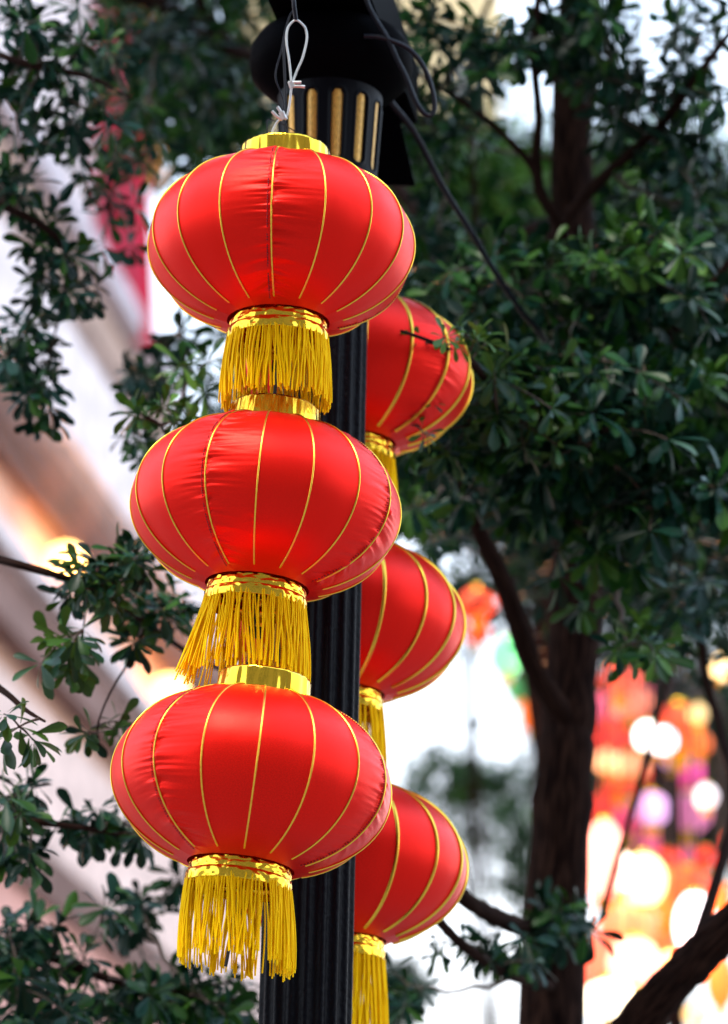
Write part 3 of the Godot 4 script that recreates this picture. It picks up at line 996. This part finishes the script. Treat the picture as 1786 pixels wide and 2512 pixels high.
func post_and_lanterns() -> void:
	# ---- lamp post
	var foot := at(772, 1650, 5.26)
	var axis := Vector3(foot.x, 0, foot.z)
	var post := thing("lamp_post", axis, "black fluted lamp post with gold flutes under its head, carrying the lantern strings", "lamp post")
	var h := func(y: float) -> float: return height_on(axis, y)
	var sh := Builder.new()
	var prof := []
	var top: float = h.call(455.0)
	for j in 25:
		prof.append(Vector2(0.0742, lerpf(top, 0.5, j / 24.0)))
	sh.lathe(prof, 216, Vector3.ZERO, func(w: float, _j: int, r: float) -> float:
		var f := fposmod(w * 18.0 / TAU, 1.0)
		return r - 0.0058 * pow(sin(PI * clampf((f - 0.14) / 0.72, 0.0, 1.0)), 0.7))
	put(sh.mesh(), "shaft", M.post, post)
	var bs := Builder.new()
	bs.lathe([Vector2(0.076, 0.62), Vector2(0.095, 0.56), Vector2(0.10, 0.50), Vector2(0.12, 0.46), Vector2(0.13, 0.10), Vector2(0.17, 0.08), Vector2(0.17, 0.0)], 40)
	put(bs.mesh(), "base", M.post, post)
	# the drum with twelve gold flutes
	var d0: float = h.call(243.0)
	var d1: float = h.call(446.0)
	var n := 12
	var turn := 0.16
	var radius := func(y: float) -> float: return lerpf(0.0815, 0.0905, (y - d1) / (d0 - d1))
	var f0: float = h.call(268.0)
	var f1: float = h.call(432.0)
	var inside := func(w: float, y: float, grow: float) -> float:     # signed distance to the stadium outline of the nearest flute, in metres
		var k := roundf((w - turn) * n / TAU)
		var x: float = (w - turn - k * TAU / n) * 0.087
		var hw := 0.0102 + grow
		var yy := clampf(y, f1 + hw, f0 - hw)
		return Vector2(x, y - yy).length() - hw
	var dr := Builder.new()
	var pts := PackedVector3Array()
	var uvs := PackedVector2Array()
	for j in 61:
		var y := lerpf(d0, d1, j / 60.0)
		for i in 241:
			var w := TAU * i / 240.0
			var s: float = inside.call(w, y, 0.0)
			var r: float = radius.call(y) - 0.0055 * smoothstep(0.0015, -0.0015, s) + 0.002 * exp(-pow((s - 0.003) / 0.002, 2.0))
			pts.append(Vector3(sin(w) * r, y, cos(w) * r))
			uvs.append(Vector2(i / 240.0, j / 60.0))
	dr.grid(240, 60, pts, uvs)
	put(dr.mesh(), "capital_drum", M.post, post)
	for k in n:
		var gf := Builder.new()
		var gp := PackedVector3Array()
		var gu := PackedVector2Array()
		for j in 17:
			var y := lerpf(f0 - 0.001, f1 + 0.001, j / 16.0)
			var edge := minf(y - f1, f0 - y)
			var hw := 0.0095 * sqrt(maxf(0.0, 1.0 - pow(maxf(0.0, 1.0 - edge / 0.0095), 2.0))) + 0.0002
			for i in 7:
				var x := lerpf(-hw, hw, i / 6.0)
				var w := turn + k * TAU / n + x / 0.087
				var r: float = radius.call(y) - 0.0045 + 0.0032 * (1.0 - pow(x / 0.0095, 2.0))
				gp.append(Vector3(sin(w) * r, y, cos(w) * r))
				gu.append(Vector2(i / 6.0, j / 16.0))
		gf.grid(6, 16, gp, gu)
		put(gf.mesh(), "gold_flute" if k == 0 else "gold_flute_%03d" % k, M.gold_paint, post)
	var rg := Builder.new()
	rg.lathe([Vector2(0.079, d1 + 0.002), Vector2(0.090, d1 - 0.002), Vector2(0.092, d1 - 0.012), Vector2(0.082, d1 - 0.022), Vector2(0.074, d1 - 0.026)], 48)
	put(rg.mesh(), "neck_ring", M.post, post)
	var bl := Builder.new()
	var bp := []
	for q in [[20, 0.060], [60, 0.078], [84, 0.088], [90, 0.105], [105, 0.128], [130, 0.139], [160, 0.142], [190, 0.137], [212, 0.122], [228, 0.106], [238, 0.096], [245, 0.088]]:
		bp.append(Vector2(q[1], h.call(float(q[0]))))
	bl.lathe(bp, 64)
	put(bl.mesh(), "bulge", M.head, post)
	# the front and back lanterns' places
	var f1p := at(690, 603, 5.09)
	var f2p := at(651, 1246, 5.01)
	var f3p := at(617, 1921, 4.83)
	var b1p := at(869, 919, 5.72)
	var b2p := at(842, 1523, 5.60)
	var b3p := at(842, 2118, 5.47)
	var arm_y: float = h.call(74.0)
	var ahead := (Vector3(f1p.x, 0, f1p.z) - axis)
	var dirf := ahead.normalized()
	var arm := Builder.new()
	var side := dirf.cross(Vector3.UP).normalized()
	var far_ := dirf * (ahead.length() + 0.10)
	var near_ := -dirf * 0.40
	var hw0 := 0.088
	arm.hexa([near_ + side * -hw0 + Vector3(0, arm_y, 0), near_ + side * hw0 + Vector3(0, arm_y, 0), far_ + side * hw0 + Vector3(0, arm_y, 0), far_ + side * -hw0 + Vector3(0, arm_y, 0),
		near_ + side * -hw0 + Vector3(0, arm_y + 0.11, 0), near_ + side * hw0 + Vector3(0, arm_y + 0.11, 0), far_ + side * hw0 + Vector3(0, arm_y + 0.11, 0), far_ + side * -hw0 + Vector3(0, arm_y + 0.11, 0)])
	put(arm.mesh(), "cross_arm", M.head, post)
	var hd := Builder.new()
	hd.lathe([Vector2(0.002, arm_y + 0.75), Vector2(0.05, arm_y + 0.72), Vector2(0.24, arm_y + 0.55), Vector2(0.25, arm_y + 0.52), Vector2(0.16, arm_y + 0.18), Vector2(0.10, arm_y + 0.113)], 40)
	put(hd.mesh(), "lamp_head", M.head, post)
	var eb := Builder.new()
	var cs := []
	for q in [[790, 452, 5.84], [1018, 455, 5.84], [1020, 458, 6.02], [792, 455, 6.02], [850, 205, 5.84], [962, 214, 5.84], [963, 216, 6.02], [852, 208, 6.02]]:
		cs.append(at(q[0], q[1], q[2]) - axis)
	eb.hexa(cs)
	eb.tube(PackedVector3Array([Vector3(0, h.call(300.0), 0), at(890, 310, 5.9) - axis]), PackedFloat32Array([0.02]), 10)
	put(eb.mesh(), "control_box", M.head, post)

	# ---- the three lanterns in front
	var fg := "red lanterns on the front string"
	make_lantern(f1p, deg_to_rad(-3.0), 0.4, "topmost front red satin lantern, hung from a white wire loop", fg, [0, 5], 1, Vector3.ZERO, 0.112, false, 1.0, Vector3.ZERO, 0.0)
	make_lantern(f2p, deg_to_rad(-2.6), 4.2, "middle front red satin lantern with its fringe splayed out to the left", fg, [15, 3], 2, Vector3(-0.033, 0, 0.0), 0.124, false, 1.0, Vector3.ZERO, -1.0)
	make_lantern(f3p, deg_to_rad(2.5), 5.6, "lowest front red satin lantern, wrinkled on its left, fringe hanging free", fg, [14, 3], 3, Vector3.ZERO, 0.122, false, 1.0, Vector3(-0.03, 0, 0.0), -2.0)
	# ---- the three behind
	var bg := "red lanterns on the rear string"
	make_lantern(b1p, deg_to_rad(5.0), 1.5, "topmost rear red lantern, half behind the post with a leafy twig before it", bg, [9, 2], 4, Vector3.ZERO, 0.12, true, 1.0)
	make_lantern(b2p, deg_to_rad(-4.0), 2.5, "middle rear red lantern right of the post against white sky", bg, [10], 5, Vector3.ZERO, 0.12, true, 1.0)
	make_lantern(b3p, deg_to_rad(2.0), 2.0, "lowest rear red lantern right of the post above a long hanging fringe", bg, [9], 6, Vector3.ZERO, 0.20, true, 1.0)
	# wire from the arm to the rear string
	var rw := Builder.new()
	var rtop := Vector3(b1p.x, arm_y + 0.01, b1p.z)
	rw.tube(PackedVector3Array([b1p + Vector3(0, 0.15, 0), rtop]), PackedFloat32Array([0.003]), 6)
	tag(put(rw.mesh(), "suspension_wire", M.rubber, self), "dark wire holding up the rear string of lanterns behind the post", "wire")
	# ---- steel wire loop
	var z := func(a: Array, d: float) -> PackedVector3Array:     # points of an enlarged crop: 0.3695 px each from (560, 0)
		var out := PackedVector3Array()
		for q in a:
			out.append(at(560.0 + q[0] * 0.3695, q[1] * 0.3695, d))
		return smooth(out)
	var hang := thing("wire_rope_loop", at(676, 330, 5.09), "pale twisted wire rope loop holding the topmost front lantern", "wire rope")
	var ho := -hang.position
	var loop := Builder.new()
	loop.tube(z.call([[418, 535], [404, 400], [386, 280], [392, 195], [420, 150], [450, 132], [482, 150], [514, 192], [521, 265], [492, 385], [455, 470], [430, 540], [418, 590], [408, 680], [388, 770], [345, 790], [312, 830], [292, 880], [288, 930]], 5.085), PackedFloat32Array([0.0017]), 8)
	put(loop.mesh(), "rope", M.steel, hang, ho)
	for q in [[[[398, 548], [470, 546], [484, 546]], [[405, 572], [470, 572], [508, 576]], [[412, 540], [428, 582]]], [[[388, 792], [355, 750], [326, 708]], [[360, 795], [322, 770], [290, 736]], [[352, 742], [372, 790]]]]:
		var cl := Builder.new()
		for k in 3:
			cl.tube(z.call(q[k], 5.080), PackedFloat32Array([0.0027 if k < 2 else 0.0048]), 8)
		put_numbered(cl.mesh(), "rope_clamp", M.steel, hang).position = ho
	var hook := Builder.new()
	hook.tube(PackedVector3Array([at(726, 49, 5.085), at(722, 20, 5.085), at(719, -20, 5.085), Vector3(f1p.x + 0.01, arm_y + 0.01, f1p.z)]), PackedFloat32Array([0.0034]), 8)
	tag(put(hook.mesh(), "hanger_chain", M.rubber, self), "dark hanger reaching from the cross arm down to the wire loop", "wire")
	var e1 := Builder.new()
	e1.tube(z.call([[440, 60], [405, 110], [372, 230], [352, 340], [322, 440], [314, 520], [342, 600], [368, 680], [362, 760], [380, 820], [400, 900]], 5.10), PackedFloat32Array([0.0013]), 6)
	tag(put(e1.mesh(), "electric_wire", M.rubber, self), "thin black wire bowing left beside the wire rope loop", "wire", "thin wires above the top lantern")
	var e2 := Builder.new()
	e2.tube(z.call([[372, 240], [368, 330], [374, 480], [380, 640], [372, 780], [380, 900]], 5.11), PackedFloat32Array([0.0024]), 6)
	tag(put(e2.mesh(), "electric_wire_001", M.rubber, self), "straight dark wire running down just left of the wire rope loop", "wire", "thin wires above the top lantern")
	var e3 := Builder.new()
	e3.tube(z.call([[262, 900], [258, 800], [300, 800], [345, 815], [440, 870], [470, 910]], 5.09), PackedFloat32Array([0.0009]), 5)
	tag(put(e3.mesh(), "binding_wire", M.rubber, self), "thin bent binding wire on top of the highest gold collar", "wire", "thin wires above the top lantern")
	# ---- black cables at the right of the post
	var c1 := Builder.new()
	c1.tube(z.call([[900, -80], [925, 20], [975, 120], [1060, 260], [1120, 390], [1180, 510], [1240, 660], [1295, 745], [1345, 765], [1370, 700], [1345, 560], [1285, 420], [1200, 325], [1100, 275], [1000, 245], [900, 240]], 5.46), PackedFloat32Array([0.0042]), 8)
	tag(put(c1.mesh(), "black_cable", M.rubber, self), "black cable drooping in a loop off the right of the post head", "cable")
	var c2 := Builder.new()
	c2.tube(smooth(PackedVector3Array([at(930, 215, 5.7), at(970, 264, 5.75), at(1020, 330, 5.8), at(1085, 456, 5.9), at(1151, 561, 6.0), at(1206, 654, 6.1), at(1272, 753, 6.2), at(1333, 830, 6.3), at(1395, 950, 6.6), at(1450, 1080, 7.05)])), PackedFloat32Array([0.0056]), 8)
	tag(put(c2.mesh(), "black_cable_001", M.rubber, self), "thick black cable slanting from the post down to the right tree", "cable")

func smooth(raw: PackedVector3Array) -> PackedVector3Array:
	var out := PackedVector3Array()
	var k := raw.size()
	for i in k - 1:
		for j in 5:
			out.append(raw[i].cubic_interpolate(raw[i + 1], raw[maxi(i - 1, 0)], raw[mini(i + 2, k - 1)], j / 5.0))
	out.append(raw[k - 1])
	return out


func street_lanterns() -> void:
	var red := [0.90, 0.032, 0.016]
	var orange := [1.0, 0.065, 0.015]
	var amber := [1.0, 0.16, 0.02]
	var yellow := [1.0, 0.62, 0.26]
	var pink := [0.85, 0.11, 0.22]
	var lilac := [0.62, 0.34, 0.68]
	var cream := [1.0, 0.80, 0.55]
	var green := [0.15, 0.75, 0.25]
	var g := "lanterns hanging far down the street"
	# x, y, depth, width, height, hue, glow, label
	var list := [
		[1172, 1485, 18.0, 92, 78, orange, 1.0, "orange red lantern in the gap left of the forked trunk, upper of two", 0.0],
		[1174, 1556, 19.0, 66, 46, red, 0.9, "small red lantern under the orange red one left of the trunk", 0.0],
		[1110, 1480, 22.0, 60, 60, red, 0.7, "dull red lantern half hidden by the middle rear lantern", 0.0],
		[1240, 1612, 17.0, 78, 92, green, 1.7, "bright green lantern left of the right tree trunk", 0.0],
		[1270, 1690, 20.0, 60, 60, green, 0.12, "dark green lantern under the bright green one", 0.0],
		[1303, 1752, 18.0, 60, 84, amber, 1.3, "amber lantern touching the left side of the trunk", 0.0],
		[1096, 1236, 17.0, 34, 34, red, 1.1, "tiny red lantern seen through leaves under the topmost rear lantern", 0.0],
		[1160, 1150, 17.0, 52, 60, red, 0.9, "red lantern glimpsed through leaves right of the topmost rear lantern", 0.0],
		[1523, 1660, 16.0, 96, 92, [1.0, 0.10, 0.05], 1.3, "salmon lantern at the top of the bright cluster by the trunk", 0.0],
		[1545, 1720, 17.0, 104, 84, [1.0, 0.24, 0.14], 1.8, "pale glowing lantern second from the top of the cluster", 0.6],
		[1485, 1735, 18.0, 66, 74, pink, 1.2, "pinkish lantern against the trunk, upper part of the cluster", 0.0],
		[1490, 1810, 17.0, 66, 92, red, 1.0, "red lantern close to the trunk in the middle of the cluster", 0.0],
		[1555, 1795, 18.5, 96, 92, red, 1.0, "larger red lantern beside the thin dark branch", 0.0],
		[1612, 1680, 20.0, 80, 84, pink, 0.8, "rose lantern behind the thin dark branch, high in the cluster", 0.0],
		[1588, 1806, 15.0, 62, 66, [1.0, 0.9, 0.8], 3.2, "white hot small lantern left of the thin branch", 0.5],
		[1628, 1818, 16.0, 62, 62, [1.0, 0.85, 0.95], 2.6, "white lilac lantern right of the thin branch", 0.0],
		[1665, 1790, 18.0, 124, 118, orange, 1.1, "big orange lantern right of the thin branch", 0.0],
		[1714, 1825, 17.0, 62, 60, amber, 1.1, "amber lantern at the right of the big orange one", 0.0],
		[1712, 1752, 15.0, 46, 48, yellow, 0.9, "small yellow lantern above the amber one near the right edge", 0.0],
		[1768, 1640, 15.0, 40, 60, yellow, 2.2, "bright yellow lantern cut by the right edge of the view", 0.0],
		[1648, 1860, 19.0, 50, 52, lilac, 1.0, "faint lilac lantern under the white lilac one", 0.0],
		[1486, 1868, 15.5, 56, 56, [1.0, 0.42, 0.2], 1.7, "peach lantern leftmost of three in a row by the trunk", 0.0],
		[1528, 1875, 16.0, 56, 56, [1.0, 0.38, 0.18], 1.6, "peach lantern in the middle of the row of three", 0.0],
		[1565, 1878, 16.5, 56, 56, [1.0, 0.33, 0.16], 1.4, "peach lantern rightmost of the row of three by the branch", 0.0],
		[1520, 1928, 18.0, 92, 48, orange, 0.8, "flat orange lantern under the row of three peach ones", 0.0],
		[1482, 1985, 18.0, 66, 74, red, 0.75, "deep red lantern beside the trunk below the peach row", 0.0],
		[1600, 1985, 18.0, 84, 74, lilac, 1.5, "bright lilac lantern in the dark gap right of the branch", 0.0],
		[1690, 1995, 20.0, 110, 92, [0.75, 0.20, 0.42], 0.9, "large dusty pink lantern right of the lilac one", 0.0],
		[1732, 1955, 15.0, 56, 56, [0.95, 0.8, 0.9], 1.2, "pale pink lantern above the dusty pink one at right", 0.0],
		[1595, 2075, 21.0, 84, 60, pink, 0.6, "dim rose lantern just above the white hot group", 0.0],
		[1660, 2110, 22.0, 120, 74, pink, 0.4, "dim broad rose lantern low at the right of the branch", 0.0],
		[1730, 2105, 17.0, 48, 50, red, 0.9, "small red lantern alone near the right edge", 0.0],
		[1782, 2080, 17.0, 30, 60, red, 1.1, "red lantern sliced by the right edge of the view", 0.0],
		[1482, 2110, 13.0, 100, 190, [1.0, 0.26, 0.18], 2.6, "tall white hot lantern with a red rim against the trunk", 1.0],
		[1530, 2140, 14.0, 56, 84, [1.0, 0.75, 0.6], 3.0, "white lantern touching the thin branch at mid height", 0.0],
		[1577, 2160, 15.0, 112, 120, yellow, 3.2, "yellow white lantern glowing in the centre of the lower group", 1.0],
		[1690, 2185, 16.0, 104, 108, orange, 1.6, "red orange lantern up right of the white wedge", 0.0],
		[1705, 2270, 14.0, 96, 150, [1.0, 0.8, 0.85], 3.2, "long white lantern above the thick slanting limb", 0.9],
		[1540, 2270, 15.0, 150, 110, [1.0, 0.17, 0.07], 1.9, "broad peach white lantern low beside the trunk", 0.9],
		[1640, 2200, 17.0, 90, 120, amber, 1.8, "amber lantern behind the yellow white and white ones", 0.0],
		[1555, 2360, 14.0, 126, 108, [1.0, 0.30, 0.20], 3.0, "white lantern with a red underside near the slanting limb", 0.9],
		[1470, 2360, 16.0, 90, 130, [1.0, 0.13, 0.07], 1.7, "peach lantern low against the right side of the trunk", 0.0],
		[1650, 2370, 15.0, 70, 66, yellow, 2.0, "yellow lantern resting in view on the slanting limb", 0.0],
		[1500, 2455, 14.0, 150, 90, cream, 2.6, "cream white lantern at the bottom beside the trunk", 0.8],
		[1570, 2470, 16.0, 110, 80, [1.0, 0.6, 0.4], 2.2, "cream peach lantern at the bottom by the slanting limb", 0.0],
		[1768, 2410, 15.0, 76, 130, amber, 1.1, "amber lantern in the bottom right corner", 0.0],
		[1712, 2490, 15.0, 66, 48, yellow, 1.6, "yellow lantern at the very bottom under the slanting limb", 0.0],
		[1460, 1700, 21.0, 70, 74, red, 1.5, "saturated red lantern half behind the trunk at the top of the cluster", 0.0],
		[1580, 1735, 22.0, 84, 80, [0.95, 0.05, 0.10], 1.2, "crimson lantern behind the two white ones", 0.0],
		[1640, 1740, 21.0, 70, 70, red, 1.4, "red lantern over the big orange one", 0.0],
		[1600, 1880, 22.0, 80, 74, red, 1.1, "red lantern right of the peach row, behind the branch", 0.0],
		[1690, 1900, 23.0, 84, 70, [0.85, 0.06, 0.30], 0.9, "magenta lantern under the big orange one", 0.0],
		[1540, 2010, 23.0, 90, 80, [0.80, 0.05, 0.14], 0.8, "dull crimson lantern low behind the thin branch", 0.0],
		[1640, 2040, 23.0, 80, 74, [0.80, 0.10, 0.40], 1.0, "magenta lantern under the bright lilac one", 0.0],
		[1500, 2200, 17.0, 90, 100, red, 2.2, "hot red lantern beneath the tall white one by the trunk", 0.0],
		[1640, 2120, 18.0, 70, 70, red, 1.6, "red lantern between the yellow white and red orange ones", 0.0],
		[1620, 2310, 18.0, 84, 90, orange, 2.0, "orange lantern between the white wedge and the broad low one", 0.0],
		[1450, 2420, 18.0, 70, 84, red, 2.0, "red lantern at the foot of the cluster touching the trunk", 0.0],
		[1772, 2215, 15.0, 50, 90, amber, 0.8, "amber lantern stack at the right edge above the limb", 0.0],
	]
	for q in list:
		street_lantern(q[0], q[1], q[2], q[3], q[4], q[5], q[6], q[7], g, q[8])
	# the wires that the far lanterns hang from
	var labels := ["dark cable across the street that carries the nearer far lanterns", "dark cable across the street that carries the farther lanterns"]
	for k in 2:
		var b := Builder.new()
		var zz := -13.0 - 5.0 * k
		b.tube(PackedVector3Array([Vector3(-8, 9.7, zz), Vector3(0, 9.6, zz), Vector3(8, 9.7, zz)]), PackedFloat32Array([0.008]), 6)
		tag(put(b.mesh(), numbered("overhead_cable"), M.rubber, self), labels[k], "cable", "overhead cables")
